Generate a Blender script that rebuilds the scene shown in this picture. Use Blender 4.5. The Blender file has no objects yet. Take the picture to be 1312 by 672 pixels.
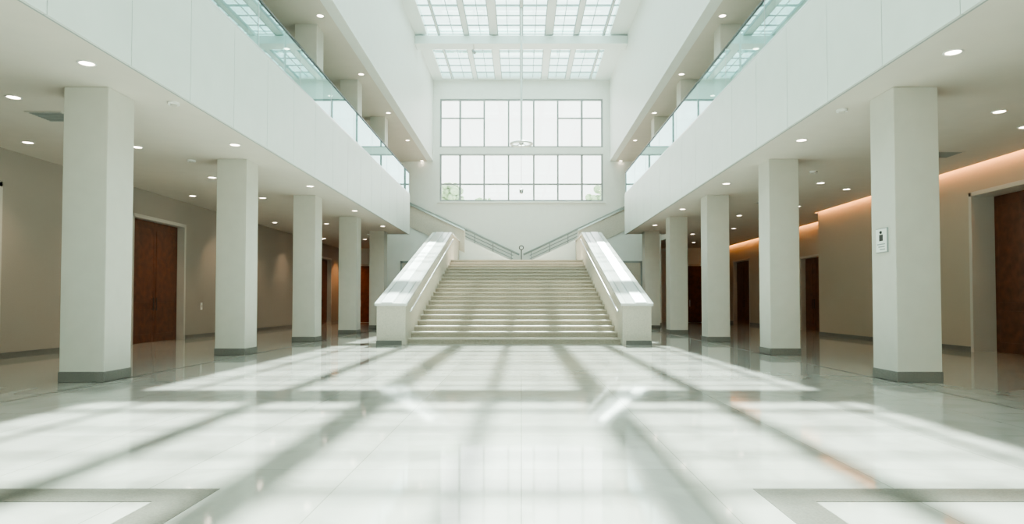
import bpy, math, random
from mathutils import Vector, Matrix
random.seed(4)
scene = bpy.context.scene
COL = scene.collection

# ---------------------------------------------------------------- materials
def new_mat(name):
    m = bpy.data.materials.new(name); m.use_nodes = True
    nt = m.node_tree
    return m, nt, nt.nodes["Principled BSDF"]

def mat(name, col, rough=0.6, metal=0.0, noise=0.0, nscale=8.0, bump=0.0, spec=0.5, coat=0.0):
    m, nt, b = new_mat(name)
    b.inputs["Roughness"].default_value = rough
    b.inputs["Metallic"].default_value = metal
    b.inputs["Specular IOR Level"].default_value = spec
    b.inputs["Coat Weight"].default_value = coat
    tc = nt.nodes.new("ShaderNodeTexCoord")
    n = nt.nodes.new("ShaderNodeTexNoise"); n.inputs["Scale"].default_value = nscale
    n.inputs["Detail"].default_value = 6
    nt.links.new(tc.outputs["Object"], n.inputs["Vector"])
    r = nt.nodes.new("ShaderNodeValToRGB")
    r.color_ramp.elements[0].position = 0.3; r.color_ramp.elements[1].position = 0.7
    r.color_ramp.elements[0].color = [c*(1-noise) for c in col]+[1]
    r.color_ramp.elements[1].color = [min(1, c*(1+noise*0.5)) for c in col]+[1]
    nt.links.new(n.outputs["Fac"], r.inputs["Fac"])
    nt.links.new(r.outputs["Color"], b.inputs["Base Color"])
    if bump:
        bp = nt.nodes.new("ShaderNodeBump"); bp.inputs["Strength"].default_value = bump
        bp.inputs["Distance"].default_value = 0.01
        nt.links.new(n.outputs["Fac"], bp.inputs["Height"])
        nt.links.new(bp.outputs["Normal"], b.inputs["Normal"])
    return m

def emis(name, col, s):
    m, nt, b = new_mat(name)
    b.inputs["Base Color"].default_value = (*col, 1)
    b.inputs["Emission Color"].default_value = (*col, 1)
    b.inputs["Emission Strength"].default_value = s
    return m

def glass_mat(name, tint, f0=0.04, k=1.0, gl=(0.82, 0.97, 0.97)):
    # thin architectural glass: Schlick reflection over a tinted clear pane
    m = bpy.data.materials.new(name); m.use_nodes = True
    nt = m.node_tree; nt.nodes.clear()
    o = nt.nodes.new("ShaderNodeOutputMaterial")
    t = nt.nodes.new("ShaderNodeBsdfTransparent"); t.inputs["Color"].default_value = (*tint, 1)
    g = nt.nodes.new("ShaderNodeBsdfGlossy"); g.inputs["Roughness"].default_value = 0.01
    g.inputs["Color"].default_value = (*gl, 1)
    lw = nt.nodes.new("ShaderNodeLayerWeight"); lw.inputs["Blend"].default_value = 0.5
    pw = nt.nodes.new("ShaderNodeMath"); pw.operation = "POWER"; pw.inputs[1].default_value = 5
    ml = nt.nodes.new("ShaderNodeMath"); ml.operation = "MULTIPLY_ADD"; ml.use_clamp = True
    ml.inputs[1].default_value = k; ml.inputs[2].default_value = f0
    x = nt.nodes.new("ShaderNodeMixShader")
    nt.links.new(lw.outputs["Facing"], pw.inputs[0]); nt.links.new(pw.outputs[0], ml.inputs[0])
    nt.links.new(ml.outputs[0], x.inputs[0])
    nt.links.new(t.outputs[0], x.inputs[1]); nt.links.new(g.outputs[0], x.inputs[2])
    nt.links.new(x.outputs[0], o.inputs["Surface"])
    return m

M_white = mat("white_paint", (0.80, 0.83, 0.80), 0.45, noise=0.02, nscale=3)
M_panel = mat("fascia_panel", (0.75, 0.80, 0.77), 0.35, noise=0.03, nscale=2)
M_gap = mat("panel_gap", (0.34, 0.38, 0.37), 0.8)
M_col = mat("column_paint", (0.62, 0.605, 0.55), 0.5, noise=0.03, nscale=4)
M_ceil = mat("soffit_paint", (0.68, 0.635, 0.57), 0.7, noise=0.03, nscale=2)
M_wall = mat("fabric_wall", (0.40, 0.36, 0.315), 0.85, noise=0.12, nscale=60, bump=0.2)
M_wallw = mat("warm_wall", (0.53, 0.455, 0.37), 0.85, noise=0.10, nscale=60, bump=0.2)
M_gran = mat("grey_granite", (0.20, 0.195, 0.18), 0.35, noise=0.4, nscale=90)
M_inlay = mat("inlay_granite", (0.15, 0.145, 0.125), 0.3, noise=0.35, nscale=70)
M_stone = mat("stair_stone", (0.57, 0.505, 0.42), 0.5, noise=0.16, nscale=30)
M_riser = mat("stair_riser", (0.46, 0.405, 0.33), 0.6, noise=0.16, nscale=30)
M_balu = mat("balustrade_stone", (0.60, 0.555, 0.48), 0.55, noise=0.10, nscale=25)
M_cap = mat("polished_cap", (0.78, 0.78, 0.76), 0.14, noise=0.04, nscale=6)
M_steel = mat("brushed_steel", (0.62, 0.64, 0.64), 0.28, metal=1.0)
M_dark = mat("dark_metal", (0.07, 0.07, 0.07), 0.4, metal=0.6)
M_frame = mat("window_frame", (0.30, 0.33, 0.33), 0.45)
M_sky = mat("skylight_frame", (0.78, 0.86, 0.85), 0.45)
M_bar = mat("glazing_bar", (0.36, 0.46, 0.46), 0.45)
M_wood = mat("dark_wood", (0.15, 0.048, 0.023), 0.35, noise=0.35, nscale=5)
M_trim = mat("door_trim", (0.60, 0.57, 0.52), 0.5)
M_leaf = mat("hazy_foliage", (0.30, 0.42, 0.27), 0.8, noise=0.3, nscale=3)  # pale green: outdoor haze is put into the leaf colour
M_bark = mat("bark", (0.2, 0.15, 0.1), 0.9, noise=0.3)
M_ground = mat("paving_outside", (0.5, 0.5, 0.47), 0.9, noise=0.1)
M_lamp = emis("lamp_glow", (1.0, 0.84, 0.66), 14)
M_cove = emis("cove_glow", (1.0, 0.49, 0.17), 11)
M_plate = mat("sign_white", (0.85, 0.85, 0.83), 0.4)
M_black = mat("sign_black", (0.03, 0.03, 0.03), 0.5)
M_rail = glass_mat("railing_glass", (0.80, 0.92, 0.91), 0.12, 2.2, (0.70, 0.90, 0.91))
M_wing = glass_mat("window_glass", (0.98, 1.0, 0.99))
M_skyg = glass_mat("skylight_glass", (0.88, 0.98, 0.97))

# floor
def floor_mat():
    m, nt, b = new_mat("polished_marble_tiles")
    tc = nt.nodes.new("ShaderNodeTexCoord")
    br = nt.nodes.new("ShaderNodeTexBrick")
    br.offset = 0; br.squash = 1
    br.inputs["Scale"].default_value = 1
    br.inputs["Brick Width"].default_value = 1.2
    br.inputs["Row Height"].default_value = 1.2
    br.inputs["Mortar Size"].default_value = 0.004
    br.inputs["Mortar Smooth"].default_value = 0.1
    br.inputs["Color1"].default_value = (0.48, 0.475, 0.44, 1)
    br.inputs["Color2"].default_value = (0.53, 0.525, 0.49, 1)
    br.inputs["Mortar"].default_value = (0.32, 0.32, 0.29, 1)
    nt.links.new(tc.outputs["Object"], br.inputs["Vector"])
    n = nt.nodes.new("ShaderNodeTexNoise"); n.inputs["Scale"].default_value = 1.3
    n.inputs["Detail"].default_value = 9; n.inputs["Distortion"].default_value = 1.6
    nt.links.new(tc.outputs["Object"], n.inputs["Vector"])
    r = nt.nodes.new("ShaderNodeValToRGB")
    r.color_ramp.elements[0].position = 0.35; r.color_ramp.elements[0].color = (0.88, 0.88, 0.87, 1)
    r.color_ramp.elements[1].position = 0.55; r.color_ramp.elements[1].color = (1, 1, 1, 1)
    nt.links.new(n.outputs["Fac"], r.inputs["Fac"])
    mx = nt.nodes.new("ShaderNodeMix"); mx.data_type = "RGBA"; mx.blend_type = "MULTIPLY"
    mx.inputs["Factor"].default_value = 1
    nt.links.new(br.outputs["Color"], mx.inputs["A"]); nt.links.new(r.outputs["Color"], mx.inputs["B"])
    nt.links.new(mx.outputs["Result"], b.inputs["Base Color"])
    b.inputs["Roughness"].default_value = 0.06
    b.inputs["Specular IOR Level"].default_value = 1.0
    return m
M_floor = floor_mat()

# ---------------------------------------------------------------- mesh builder
class MB:
    def __init__(s): s.v = []; s.f = []; s.m = []; s.mats = []; s.sm = []
    def mi(s, m):
        if m not in s.mats: s.mats.append(m)
        return s.mats.index(m)
    def add(s, vs, fs, m, smooth=False):
        o = len(s.v); s.v += [tuple(v) for v in vs]
        i = s.mi(m)
        for f in fs: s.f.append([o+k for k in f]); s.m.append(i); s.sm.append(smooth)
    def box(s, x0, x1, y0, y1, z0, z1, m):
        if x0 > x1: x0, x1 = x1, x0
        if y0 > y1: y0, y1 = y1, y0
        if z0 > z1: z0, z1 = z1, z0
        vs = [(x0,y0,z0),(x1,y0,z0),(x1,y1,z0),(x0,y1,z0),(x0,y0,z1),(x1,y0,z1),(x1,y1,z1),(x0,y1,z1)]
        s.add(vs, [(0,3,2,1),(4,5,6,7),(0,1,5,4),(1,2,6,5),(2,3,7,6),(3,0,4,7)], m)
    def prism(s, pts, axis, a, b, m):
        n = len(pts)
        f = (lambda p, t: (t, p[0], p[1])) if axis == 'x' else (lambda p, t: (p[0], t, p[1]))
        vs = [f(p, a) for p in pts]+[f(p, b) for p in pts]
        fs = [tuple(range(n)), tuple(range(2*n-1, n-1, -1))]
        fs += [(i, (i+1) % n, (i+1) % n+n, i+n) for i in range(n)]
        s.add(vs, fs, m)
    def tube(s, p, q, r, m, n=12):
        p = Vector(p); q = Vector(q); d = (q-p).normalized()
        a = d.orthogonal().normalized(); b = d.cross(a)
        vs = []
        for c in (p, q):
            for i in range(n):
                t = 2*math.pi*i/n
                vs.append(c+a*math.cos(t)*r+b*math.sin(t)*r)
        fs = [(i, (i+1) % n, (i+1) % n+n, i+n) for i in range(n)]
        s.add(vs, fs, m, True)
        s.add(vs, [tuple(range(n)), tuple(range(2*n-1, n-1, -1))], m)
    def torus(s, c, R, r, m, axis='z', n=32, k=10, sq=1.0):
        vs = []
        for i in range(n):
            t = 2*math.pi*i/n
            for j in range(k):
                u = 2*math.pi*j/k
                rr = R+r*math.cos(u); h = r*math.sin(u)*sq
                if axis == 'z': vs.append((c[0]+rr*math.cos(t), c[1]+rr*math.sin(t), c[2]+h))
                else: vs.append((c[0]+rr*math.cos(t), c[1]+h, c[2]+rr*math.sin(t)))
        fs = [(i*k+j, ((i+1) % n)*k+j, ((i+1) % n)*k+(j+1) % k, i*k+(j+1) % k) for i in range(n) for j in range(k)]
        s.add(vs, fs, m, True)
    def sphere(s, c, r, m, n=16, k=10, sz=1.0):
        vs = []
        for j in range(k+1):
            u = math.pi*j/k
            for i in range(n):
                t = 2*math.pi*i/n
                vs.append((c[0]+r*math.sin(u)*math.cos(t), c[1]+r*math.sin(u)*math.sin(t), c[2]+r*sz*math.cos(u)))
        fs = [(j*n+i, j*n+(i+1) % n, (j+1)*n+(i+1) % n, (j+1)*n+i) for j in range(k) for i in range(n)]
        s.add(vs, fs, m, True)
    def make(s, name, parent=None, bevel=0.0):
        me = bpy.data.meshes.new(name)
        me.from_pydata(s.v, [], s.f)
        for m in s.mats: me.materials.append(m)
        for p, i, sm in zip(me.polygons, s.m, s.sm): p.material_index = i; p.use_smooth = sm
        import bmesh
        bm = bmesh.new(); bm.from_mesh(me)
        bmesh.ops.recalc_face_normals(bm, faces=bm.faces)
        bm.to_mesh(me); bm.free()
        o = bpy.data.objects.new(name, me); COL.objects.link(o)
        if parent: o.parent = parent
        if bevel:
            b = o.modifiers.new("bevel", "BEVEL"); b.width = bevel; b.segments = 2
            b.limit_method = 'ANGLE'
        return o
def empty(name, loc=(0,0,0)):
    e = bpy.data.objects.new(name, None); COL.objects.link(e)
    return e

# ---------------------------------------------------------------- dimensions
Y0, Y1 = -8.0, 40.0
ZC = 4.48           # arcade soffit
ZF = 6.35           # fascia top
ZFL = 6.20          # gallery floor
ZU = 9.76           # upper soffit
ZS = 14.75          # skylight
XL, XR = -5.35, 4.95
WL, WR, WR2 = -11.0, 10.9, 12.2
YB = 31.7           # gallery end
YG = Y0+0.02

# floor
b = MB(); b.box(WL-0.8, WR2+0.8, Y0-0.3, Y1+0.3, -0.3, 0, M_floor); b.make("floor")
# floor inlays
b = MB()
b.box(-6.0, -1.94, 4.02, 4.30, 0, 0.003, M_inlay); b.box(-2.22, -1.94, -6, 4.02, 0, 0.003, M_inlay)
b.make("floor_inlay")
b = MB()
b.box(1.49, 5.6, 4.02, 4.30, 0, 0.003, M_inlay); b.box(1.49, 1.77, -6, 4.02, 0, 0.003, M_inlay)
b.make("floor_inlay")
b = MB(); b.box(5.60, 5.64, -6, 39.5, 0, 0.002, M_inlay); b.make("floor_inlay_strip")
b = MB(); b.box(-6.26, -6.22, -6, 39.5, 0, 0.002, M_inlay); b.make("floor_inlay_strip")

# ---------------------------------------------------------------- columns
def column(x0, x1, y, z0, z1):
    m = MB()
    m.box(x0, x1, y, y+0.68, z0, z1, M_col)
    if z0 == 0:
        m.box(x0-0.012, x1+0.012, y-0.012, y+0.692, 0, 0.16, M_gran)
    m.make("column", bevel=0.012)
for k in range(-3, 5):
    y = 10+5.07*k
    column(-6.95, -6.27, y, 0, ZC)
    column(5.65, 6.33, y, 0, ZC)
for k in range(-3, 5):
    y = 10+5.07*k
    column(-6.95, -6.27, y, ZFL, ZU)
    column(6.1, 6.78, y, ZFL, ZU)

# ---------------------------------------------------------------- galleries
EG = 10.74
EA = 12.04
def gallery(side):
    s = -1 if side == 'l' else 1
    xe = XL if s < 0 else XR
    xi = xe + s*0.10
    m = MB()
    if s < 0:
        m.box(xi, WL-0.6, Y0, YB-0.1, ZC, ZFL, M_ceil)
        m.box(-7.4, WL-0.6, YB-0.1, Y1, ZC, ZFL, M_ceil)
    else:
        m.box(xi, EG, Y0, YB-0.1, ZC, 4.78, M_ceil)
        m.box(7.4, EG, YB-0.1, Y1, ZC, 4.78, M_ceil)
        m.box(EG, EA, 24.3, Y1, ZC, 4.78, M_ceil)
        m.box(xi, WR2+0.7, Y0, YB-0.1, 4.78, ZFL, M_ceil)
        m.box(7.4, WR2+0.7, YB-0.1, Y1, 4.78, ZFL, M_ceil)
    m.box(xe+s*0.05, xe+s*1.9, YB-0.08, YB+0.02, ZC-0.02, ZF, M_panel)
    m.make("gallery_slab")
    m = MB()
    m.box(xe+s*0.03, xe+s*0.10, YG, YB-0.01, ZC-0.01, ZF-0.01, M_gap)
    y = YB
    L = 1.62
    while y > YG+0.1:
        ya = max(y-L, YG)
        m.box(xe, xe+s*0.04, ya+0.009, y-0.009, ZC-0.03, ZF+0.0, M_panel)
        y -= L
    m.box(xe+s*0.01, xe+s*0.12, YG, YB, ZF-0.02, ZF+0.03, M_white)
    m.make("gallery_fascia")
    root = empty("glass_railing")
    m = MB(); m2 = MB()
    xg = xe+s*0.05
    y = YB-0.03; L = 2.6
    while y > Y0+0.2:
        ya = max(y-L, Y0+0.05)
        m.box(xg-0.008, xg+0.008, ya+0.012, y-0.012, ZF+0.03, 7.42, M_rail)
        m2.box(xg-0.012, xg+0.012, y-0.009, y+0.003, ZF+0.03, 7.42, M_steel)
        y -= L
    m.make("glass_panels", root)
    m2.box(xg-0.03, xg+0.03, YG, YB, 7.41, 7.45, M_dark)
    m2.box(xg-0.03, xg+0.03, YG, YB, ZF+0.03, ZF+0.09, M_steel)
    m2.box(xg, xg+s*1.8, YB-0.06, YB-0.0, 7.42, 7.46, M_dark)
    m2.make("handrail", root)
    m = MB(); m.box(xg+s*0.05, xg+s*1.8, YB-0.05, YB-0.035, ZF+0.03, 7.41, M_rail); m.make("glass_end_panel", root)
gallery('l'); gallery('r')

for s in (-1, 1):
    m = MB()
    m.box(s*5.35, s*5.7, Y0, Y1, ZU, ZS, M_white)
    m.make("wall_clerestory_left" if s < 0 else "wall_clerestory_right")
    m = MB()
    m.box(s*5.7, s*12.9, Y0, Y1, ZU, ZU+0.4, M_ceil)
    m.make("ceiling_gallery_left" if s < 0 else "ceiling_gallery_right")

# ---------------------------------------------------------------- side walls with recessed doors
def side_wall(name, X, s, ya, yb, openings, m, depth=0.6, z0=0, z1=ZU):
    w = MB()
    y = ya
    for (a, c, h) in sorted(openings):
        w.box(X, X+s*depth, y, a, z0, z1, m)
        w.box(X, X+s*depth, a, c, h, z1, m)
        y = c
    w.box(X, X+s*depth, y, yb, z0, z1, m)
    w.make(name)
    bb = MB(); y = ya
    for (a, c, h) in sorted(openings)+[(yb, yb, 0)]:
        if a-y > 0.05:
            bb.box(X-s*0.02, X, y, a-0.0, 0, 0.13, M_gran)
        y = c
    bb.make("baseboard_"+name.replace("wall_", ""))
dn = [0]
def side_door(X, s, y0, y1, h, rec):
    dn[0] += 1
    root = empty("door_%d" % dn[0])
    f = MB()
    f.box(X-s*0.015, X+s*(rec+0.02), y0, y0+0.10, 0, h, M_trim)
    f.box(X-s*0.015, X+s*(rec+0.02), y1-0.10, y1, 0, h, M_trim)
    f.box(X-s*0.015, X+s*(rec+0.02), y0, y1, h-0.10, h, M_trim)
    f.make("frame", root, 0.006)
    l = MB(); mid = (y0+y1)/2; xd = X+s*rec
    l.box(xd, xd+s*0.04, y0+0.02, y1-0.02, 0, h-0.02, M_wood)
    for a, c in ((y0+0.10, mid-0.006), (mid+0.006, y1-0.10)):
        l.box(xd-s*0.06, xd, a, c, 0.0, h-0.105, M_wood)
        l.box(xd-s*0.075, xd-s*0.06, a+0.14, c-0.14, 0.25, 1.0, M_wood)
        l.box(xd-s*0.075, xd-s*0.06, a+0.14, c-0.14, 1.2, h-0.35, M_wood)
    l.make("leaves", root, 0.006)
    hd = MB()
    for yy in (mid-0.09, mid+0.09):
        hd.tube((xd-s*0.13, yy, 0.95), (xd-s*0.13, yy, 1.35), 0.010, M_dark)
        for z in (1.0, 1.3): hd.tube((xd-s*0.13, yy, z), (xd-s*0.06, yy, z), 0.008, M_dark)
    hd.make("handles", root)

LD = [(10.9, 14.0, 3.75), (18.7, 21.7, 3.75), (35.6, 38.4, 3.75)]
side_wall("wall_left", WL, -1, Y0, Y1, LD, M_wall)
for a, c, h in LD: side_door(WL, -1, a, c, h, 0.28)
RD = [(12.5, 16.1, 3.87)]
side_wall("wall_right", WR, 1, Y0, 24.3, RD, M_wallw, depth=0.9)
for a, c, h in RD: side_door(WR, 1, a, c, h, 0.6)
RD2 = [(27.0, 29.0, 3.2), (35.4, 38.2, 3.6)]
side_wall("wall_right_alcove", WR2, 1, 24.3, Y1, RD2, M_wallw)
for a, c, h in RD2: side_door(WR2, 1, a, c, h, 0.25)
m = MB(); m.box(WR+0.9, WR2+0.6, 24.0, 24.3, 0, ZU, M_wallw); m.make("wall_right_return")
m = MB(); m.box(WL, WL+0.012, 22.75, 22.87, 0.95, 1.2, M_plate); m.box(WL+0.012, WL+0.02, 22.78, 22.84, 1.03, 1.12, M_trim); m.make("wall_switch")
m = MB()
m.box(EG, EG+0.02, Y0+0.1, 24.25, 4.53, 4.70, M_cove); m.make("cove_light")
m = MB()
m.box(EA, EA+0.02, 24.35, Y1-0.1, 4.53, 4.70, M_cove); m.make("cove_light")

# ---------------------------------------------------------------- back wall and window
wx0, wx1, wz0, wz1 = -4.94, 4.94, 7.32, 13.58
m = MB()
m.box(WL-0.6, wx0, Y1, Y1+0.3, 0, ZS+0.3, M_white)
m.box(wx1, WR2+0.6, Y1, Y1+0.3, 0, ZS+0.3, M_white)
m.box(wx0, wx1, Y1, Y1+0.3, 0, wz0, M_white)
m.box(wx0, wx1, Y1, Y1+0.3, wz1, ZS+0.3, M_white)
m.make("wall_back")
m = MB(); m.box(WL-0.6, WR2+0.6, Y0-0.3, Y0, 0, ZS+0.3, M_white); m.make("wall_front")
root = empty("window_1")
m = MB()
yf0, yf1 = Y1+0.02, Y1+0.16
px = lambda x: (x-668)*Y1/850
pz = lambda y: 1.2+(388-y)*Y1/850
m.box(wx0, wx0+0.10, yf0, yf1, wz0, wz1, M_frame); m.box(wx1-0.10, wx1, yf0, yf1, wz0, wz1, M_frame)
m.box(wx0, wx1, yf0+0.003, yf1-0.003, wz0, wz0+0.10, M_frame); m.box(wx0, wx1, yf0+0.003, yf1-0.003, wz1-0.10, wz1, M_frame)
for x in (589, 620, 651.5, 684, 715, 746):
    w = 0.05 if x not in (589, 746) else 0.06
    m.box(px(x)-w, px(x)+w, yf0+0.006, yf1-0.006, wz0, wz1, M_frame)
m.box(wx0, wx1, yf0-0.10, yf1, pz(197), pz(188), M_white)
m.box(wx0, wx1, yf0-0.11, yf1, pz(188), pz(186.8), M_frame)
m.box(wx0, wx1, yf0-0.11, yf1, pz(198.2), pz(197), M_frame)
m.box(wx0, wx1, yf0+0.02, yf1, pz(236.5), pz(234.5), M_frame)
for a, c in ((563, 620), (715, 773)):
    m.box(px(a), px(c), yf0+0.02, yf1-0.01, pz(150.6), pz(149), M_frame)
m.make("frame", root)
m = MB(); m.box(wx0+0.05, wx1-0.05, Y1+0.08, Y1+0.09, wz0+0.05, wz1-0.05, M_wing); m.make("glass", root)
m = MB(); m.box(wx0-0.15, wx1+0.15, Y1-0.12, Y1, wz0-0.10, wz0, M_white); m.make("sill", root)
def back_door(x0, x1, h, matd=M_wood, Yw=Y1, frame=M_trim):
    dn[0] += 1
    root = empty("door_%d" % dn[0])
    f = MB()
    f.box(x0-0.1, x0, Yw-0.06, Yw, 0, h+0.1, frame); f.box(x1, x1+0.1, Yw-0.06, Yw, 0, h+0.1, frame)
    f.box(x0-0.1, x1+0.1, Yw-0.06, Yw, h, h+0.1, frame); f.make("frame", root)
    l = MB(); mid = (x0+x1)/2
    for a, c in ((x0, mid-0.006), (mid+0.006, x1)):
        l.box(a, c, Yw-0.03, Yw, 0.01, h, matd)
        l.box(a+0.12, c-0.12, Yw-0.045, Yw-0.03, 0.3, h-0.3, matd)
    l.make("leaves", root)
    hd = MB()
    for xx in (mid-0.08, mid+0.08): hd.tube((xx, Yw-0.09, 0.95), (xx, Yw-0.09, 1.35), 0.014, M_steel)
    hd.make("handles", root)
back_door(-10.6, -8.9, 3.4)
back_door(8.9, 11.2, 3.4)

# ---------------------------------------------------------------- skylight
root = empty("window_2")
GX = 4.75; GR = 4.45
m = MB()
m.box(-5.7, -GX, Y0, Y1, ZS-0.05, ZS+0.30, M_sky)
m.box(GR, 5.7, Y0, Y1, ZS-0.05, ZS+0.30, M_sky)
m.box(-GX, GR, Y0, -4, ZS-0.05, ZS+0.30, M_sky)
m.box(-GX, GR, 39.6, Y1, ZS-0.05, ZS+0.30, M_sky)
for k in range(-3, 4):
    x = k*1.38
    w = {0: 0.06, 1: 0.19, 2: 0.12, 3: 0.03}[abs(k)]
    d = 0.08
    m.box(x-w, x+w, -4, 39.6, ZS-d, ZS+0.06, M_sky)
    m.box(x-w-0.03, x-w, -4, 39.6, ZS-d-0.02, ZS+0.05, M_bar)
    m.box(x+w, x+w+0.03, -4, 39.6, ZS-d-0.02, ZS+0.05, M_bar)
for k in range(-4, 4):
    x = (k+0.5)*1.38
    if -GX < x < GR: m.box(x-0.015, x+0.015, -4, 39.6, ZS+0.01, ZS+0.055, M_bar)
y = -4+0.9
while y < 39.5:
    m.box(-GX, GR, y-0.022, y+0.022, ZS-0.01, ZS+0.045, M_bar)
    y += 1.1
y = -4
while y < 39:
    m.box(-5.4, 5.4, y-0.03, y+0.03, ZS+0.9, ZS+0.96, M_bar)
    y += 3.0
for x in (-5.2, 5.2):
    y = -4
    while y < 39:
        m.box(x-0.05, x+0.05, y-0.05, y+0.05, ZS+0.25, ZS+0.95, M_sky); y += 3.0
m.make("frame", root)
m = MB(); m.box(-GX, GR, -4, 39.6, ZS+0.07, ZS+0.08, M_skyg); m.make("glass", root)
for yb in (33.0, 22.6, 12.2, 1.8):
    m = MB()
    m.box(-5.34, 5.34, yb, yb+0.7, 14.26, ZS-0.12, M_sky)
    m.box(-5.34, 5.34, yb-0.05, yb+0.75, 14.20, 14.26, M_sky)
    m.make("roof_beam")

# ---------------------------------------------------------------- grand staircase
SX0, SX1 = -3.29, 2.87
SY0, SY1, SZ = 19.25, 31.0, 3.2
N = 20; dr = SZ/N; dt = (SY1-SY0)/(N-1)
stair_root = root = empty("grand_staircase")
m = MB()
for i in range(N):
    ya = SY0+i*dt
    yb = SY0+(i+1)*dt if i < N-1 else SY1+0.7
    zt = (i+1)*dr
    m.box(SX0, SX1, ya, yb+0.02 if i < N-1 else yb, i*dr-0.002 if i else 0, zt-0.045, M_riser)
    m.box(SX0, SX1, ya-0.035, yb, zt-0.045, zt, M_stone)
m.make("steps", root)
m = MB()
m.box(-3.29, 2.87, SY1+0.7, Y1, 0, SZ, M_stone)
m.make("landing", root)
for s, xi, xo in ((-1, SX0, -4.11), (1, SX1, 3.69)):
    m = MB()
    ys = 18.85
    sl = (4.42-1.12)/(31.0-ys)
    zt = lambda y: 1.12+sl*(y-ys)
    m.prism([(ys, 0), (ys, 1.12), (31.0, 4.42), (35.0, 4.42), (35.0, 0)], 'x', xi, xo, M_balu)
    m.make("balustrade", root, 0.01)
    m = MB()
    m.prism([(ys-0.012, 0), (ys-0.012, 0.12), (34.9, 0.12), (34.9, 0)], 'x', xi+s*0.1, xo+s*0.012, M_gran)
    m.make("balustrade_plinth", root)
    c = MB()
    def cap(xa, xb, dz0, dz1, mm, y_s=ys-0.06):
        c.prism([(y_s, zt(y_s)+dz0), (y_s, zt(y_s)+dz1), (31.0, 4.42+dz1), (35.0, 4.42+dz1), (35.0, 4.42+dz0), (31.0, 4.42+dz0)], 'x', xa, xb, mm)
    cap(xi-s*0.05, xo+s*0.05, 0.0, 0.07, M_cap)
    w = abs(xo-xi)
    for t0, t1 in ((0.10, 0.14), (0.40, 0.43), (0.86, 0.90)):
        cap(xi+s*w*t0, xi+s*w*t1, 0.07, 0.074, M_gap, ys-0.02)
    cap(xi+s*w*0.45, xi+s*w*0.84, 0.07, 0.09, M_steel, ys-0.02)
    c.make("cap", root)
    h = MB(); xh = xi-s*0.09
    h.tube((xh, 19.2, 0.95), (xh, 31.0, 0.95+sl*(31-19.2)), 0.025, M_steel)
    for i in range(8):
        y = 19.6+i*1.55; z = 0.95+sl*(y-19.2)
        h.tube((xh, y, z-0.02), (xi, y, z-0.10), 0.012, M_steel)
    h.make("handrail", root)

def flight(s):
    root = empty("side_flight"); root.parent = stair_root
    xs = 0.7
    n = 19; r = (ZFL-SZ)/n; t = 0.335
    m = MB()
    for i in range(n):
        xa = xs+i*t
        z1 = SZ+(i+1)*r
        xb = xs+(i+1)*t
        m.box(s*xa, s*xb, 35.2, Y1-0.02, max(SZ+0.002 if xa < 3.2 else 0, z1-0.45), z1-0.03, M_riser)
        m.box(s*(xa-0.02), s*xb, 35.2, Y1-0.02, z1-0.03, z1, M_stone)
    m.make("steps", root)
    slp = r/t
    zt = lambda x: SZ+(x-xs)*slp
    X0, X1 = 3.0, 7.4
    m = MB()
    m.prism([(s*X0, zt(X0)-0.45), (s*X0, zt(X0)+0.70), (s*X1, zt(X1)+0.70), (s*X1, zt(X1)-0.45)], 'y', 35.02, 35.2, M_balu)
    m.prism([(s*X0, zt(X0)+0.70), (s*X0, zt(X0)+0.78), (s*X1, zt(X1)+0.78), (s*X1, zt(X1)+0.70)], 'y', 34.92, 35.28, M_steel)
    m.prism([(s*0.55, SZ+0.002), (s*0.55, SZ+0.24), (s*3.35, zt(3.35)+0.30), (s*3.35, SZ+0.002)], 'y', 35.06, 35.19, M_white)
    m.make("parapet", root)
    m = MB()
    for dz, rr, mm in ((1.15, 0.06, M_gap), (0.92, 0.022, M_frame), (0.72, 0.022, M_frame), (0.52, 0.022, M_frame), (0.32, 0.022, M_frame)):
        xa = 0.12 if dz > 1 else 0.5
        m.tube((s*xa, 39.75, zt(xa)+dz), (s*7.4, 39.75, zt(7.4)+dz), rr, mm)
    for i in range(7):
        x = 0.6+i*1.1
        m.tube((s*x, 39.75, zt(max(x, xs))), (s*x, 39.75, zt(x)+1.15), 0.02, M_frame)
    m.make("railing", root)
    m = MB()
    m.prism([(s*xs, SZ+0.002), (s*xs, zt(xs)+0.3), (s*7.4, zt(7.4)+0.3), (s*7.4, zt(7.4))], 'y', Y1-0.06, Y1-0.01, M_balu)
    m.make("stringer", root)
    # wall closing the space under the flight
    m = MB()
    xo = 4.13 if s < 0 else 3.71
    m.prism([(s*xo, 0), (s*xo, zt(xo)-0.40), (s*7.4, zt(7.4)-0.40), (s*7.4, 0)], 'y', 35.08, 35.19, M_white)
    m.box(s*xo, s*7.4, 35.05, 35.08, 0, 0.13, M_gran)
    m.make("wall_stair_left" if s < 0 else "wall_stair_right")
    a, c = sorted((s*5.1, s*6.3))
    back_door(a, c, 3.3, M_balu, 35.08, M_gap)
flight(-1); flight(1)

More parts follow.
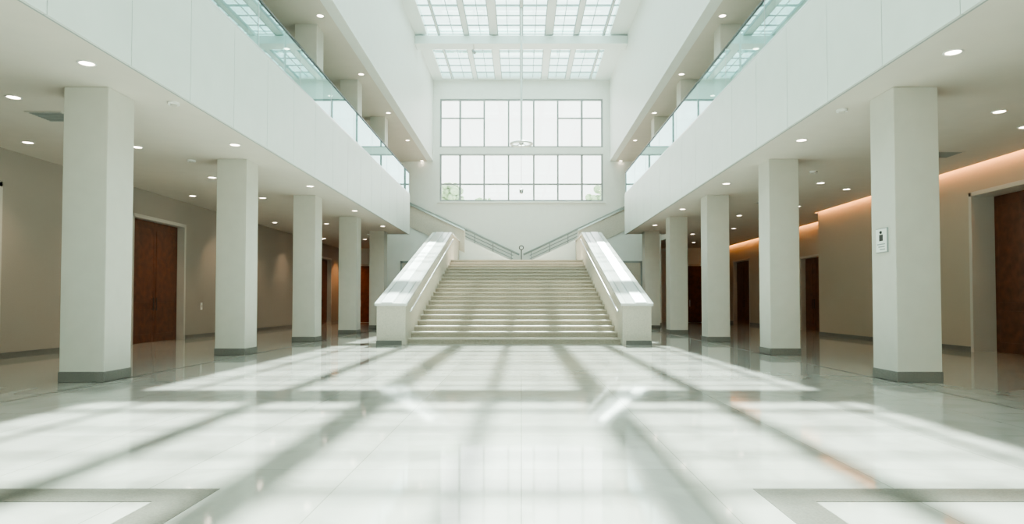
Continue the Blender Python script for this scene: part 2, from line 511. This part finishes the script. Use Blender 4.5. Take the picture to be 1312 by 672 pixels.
# ---------------------------------------------------------------- fixtures
dl_mesh = None
def downlight(x, y, z, light=0, lcol=(1, 0.80, 0.60)):
    global dl_mesh
    if dl_mesh is None:
        m = MB()
        m.torus((0, 0, -0.004), 0.105, 0.016, M_plate, n=24, k=6, sq=0.6)
        n = 24
        m.add([(0.095*math.cos(2*math.pi*i/n), 0.095*math.sin(2*math.pi*i/n), -0.002) for i in range(n)], [tuple(range(n))], M_lamp)
        o = m.make("recessed_downlight"); dl_mesh = o.data
    else:
        o = bpy.data.objects.new("recessed_downlight", dl_mesh); COL.objects.link(o)
    o.location = (x, y, z)
    if light:
        L = bpy.data.lights.new("spot", 'SPOT'); L.energy = light; L.color = lcol
        L.spot_size = math.radians(95); L.spot_blend = 0.8; L.shadow_soft_size = 0.10
        lo = bpy.data.objects.new("lamp", L); COL.objects.link(lo)
        lo.parent = o; lo.location = (0, 0, -0.03)
for y in (8.6, 13.3, 18.2, 23.2, 28.0): downlight(5.65, y, ZC)
for y in (8.6, 13.3, 18.2, 23.2, 28.0): downlight(-5.95, y+0.4, ZC)
for i in range(8):
    y = 11.3+i*3.4
    downlight(8.2, y, ZC, 55 if i % 2 == 0 else 0)
    downlight(-8.1, y-0.8, ZC, 55 if i % 2 == 0 else 0)
for i in range(8):
    y = 12.3+i*3.4
    downlight(9.4, y, ZC, 0)
    downlight(-10.1, y+1.2, ZC, 110, (1, 0.76, 0.52))
downlight(-10.2, 39.2, ZC, 260, (1, 0.48, 0.2))
downlight(-10.3, 34.2, ZC, 200, (1, 0.5, 0.22))
for i in range(6):
    y = 8+i*5.07
    downlight(-7.9, y+4, ZU); downlight(7.9, y+4, ZU)
    downlight(-6.0, y+6.5, ZU); downlight(6.0, y+6.5, ZU)
for x, y in ((-5.7, 10.8), (5.45, 11.2), (-7.6, 15.2), (7.3, 16.5)):
    m = MB(); m.tube((x, y, ZC), (x, y, ZC-0.035), 0.09, M_plate, 20); m.tube((x, y, ZC-0.035), (x, y, ZC-0.055), 0.05, M_trim, 16)
    m.make("smoke_detector")
for x, y in ((9.3, 14.6), (-8.2, 11.6), (8.0, 21.5), (-8.9, 21)):
    m = MB(); m.box(x-0.32, x+0.32, y-0.32, y+0.32, ZC-0.012, ZC, M_trim)
    for i in range(8): m.box(x-0.27, x+0.27, y-0.27+i*0.07, y-0.235+i*0.07, ZC-0.02, ZC-0.012, M_frame)
    m.make("ceiling_vent")
# sign on column
m = MB()
sx = 5.65
m.box(sx-0.02, sx, 10.19, 10.51, 1.98, 2.36, M_frame)
m.box(sx-0.026, sx-0.018, 10.20, 10.50, 1.99, 2.35, M_plate)
m.box(sx-0.03, sx-0.024, 10.30, 10.40, 2.16, 2.26, M_black)
m.sphere((sx-0.026, 10.35, 2.295), 0.025, M_black, 12, 8)
for z, a, c in ((2.11, 10.24, 10.46), (2.07, 10.25, 10.43), (2.03, 10.24, 10.39)):
    m.box(sx-0.028, sx-0.024, a, c, z-0.008, z+0.008, M_frame)
m.make("wall_sign")
# pendant
m = MB()
py = 30.0
m.tube((0, py, 8.45), (0, py, ZS-0.08), 0.05, M_sky)
m.torus((0, py, 8.42), 0.48, 0.05, M_plate, n=40)
for k in range(6):
    a = k*math.pi/3
    m.tube((0, py, 8.47), (0.48*math.cos(a), py+0.48*math.sin(a), 8.42), 0.015, M_steel, 8)
m.sphere((0, py, 8.45), 0.10, M_steel)
m.tube((0, py, 6.3), (0, py, 8.4), 0.008, M_steel, 6)
m.sphere((0, py, 6.25), 0.09, M_steel, sz=1.4)
m.torus((0, py, 6.32), 0.10, 0.012, M_steel)
m.make("pendant_light")
# landing post
m = MB()
m.tube((0, 36, SZ+0.001), (0, 36, SZ+0.03), 0.18, M_dark, 24)
m.tube((0, 36, SZ+0.02), (0, 36, SZ+0.85), 0.03, M_dark)
m.torus((0, 36, SZ+0.98), 0.11, 0.025, M_dark, axis='y')
m.make("post_stanchion")
m = MB()
m.tube((-2.4, 33.1, 14.20), (-2.4, 33.1, 13.9), 0.02, M_trim); m.tube((-2.44, 33.15, 13.92), (-2.34, 32.95, 13.72), 0.07, M_gap)
m.make("roof_spotlight")

# ---------------------------------------------------------------- outside
m = MB(); m.box(-60, 60, Y1+0.35, 140, -0.35, -0.05, M_ground); m.make("ground")
def tree(x, y, h):
    m = MB()
    m.tube((x, y, -0.05), (x, y, h*0.7), 0.18, M_bark)
    for i in range(110):
        a = random.random()*6.28; r = random.random()*1.9
        z = h*0.45+random.random()*h*0.53
        k = 1-abs((z/h)-0.65)*1.4
        m.sphere((x+r*k*math.cos(a), y+r*k*math.sin(a), z), 0.14+random.random()*0.26, M_leaf, 8, 5)
    m.make("tree")
tree(-5.9, 54, 11.0); tree(-3.6, 58, 10.4); tree(6.3, 54, 10.8)

# ---------------------------------------------------------------- light
w = bpy.data.worlds.new("sky"); scene.world = w; w.use_nodes = True
bg = w.node_tree.nodes["Background"]
bg.inputs[0].default_value = (0.96, 0.99, 0.96, 1); bg.inputs[1].default_value = 2.8
S = bpy.data.lights.new("sun", 'SUN'); S.energy = 24.0; S.angle = math.radians(0.8); S.color = (1.0, 0.95, 0.86)
so = bpy.data.objects.new("sun", S); COL.objects.link(so)
d = Vector((-0.4, -14.75, -14.75))
so.rotation_euler = d.to_track_quat('-Z', 'Y').to_euler(); so.location = (0, 30, 30)

# ---------------------------------------------------------------- camera
c = bpy.data.cameras.new("camera"); c.sensor_width = 36; c.lens = 850/1312*36
co = bpy.data.objects.new("camera", c); COL.objects.link(co)
co.location = (0, 0, 1.2); co.rotation_euler = (math.radians(91.5), 0, 0)
c.shift_x = -12/1312; c.shift_y = 29.7/1312
scene.camera = co
scene.view_settings.view_transform = 'AgX'
scene.view_settings.look = 'AgX - Medium High Contrast'
scene.view_settings.exposure = 0.35
scene.view_settings.gamma = 1.05
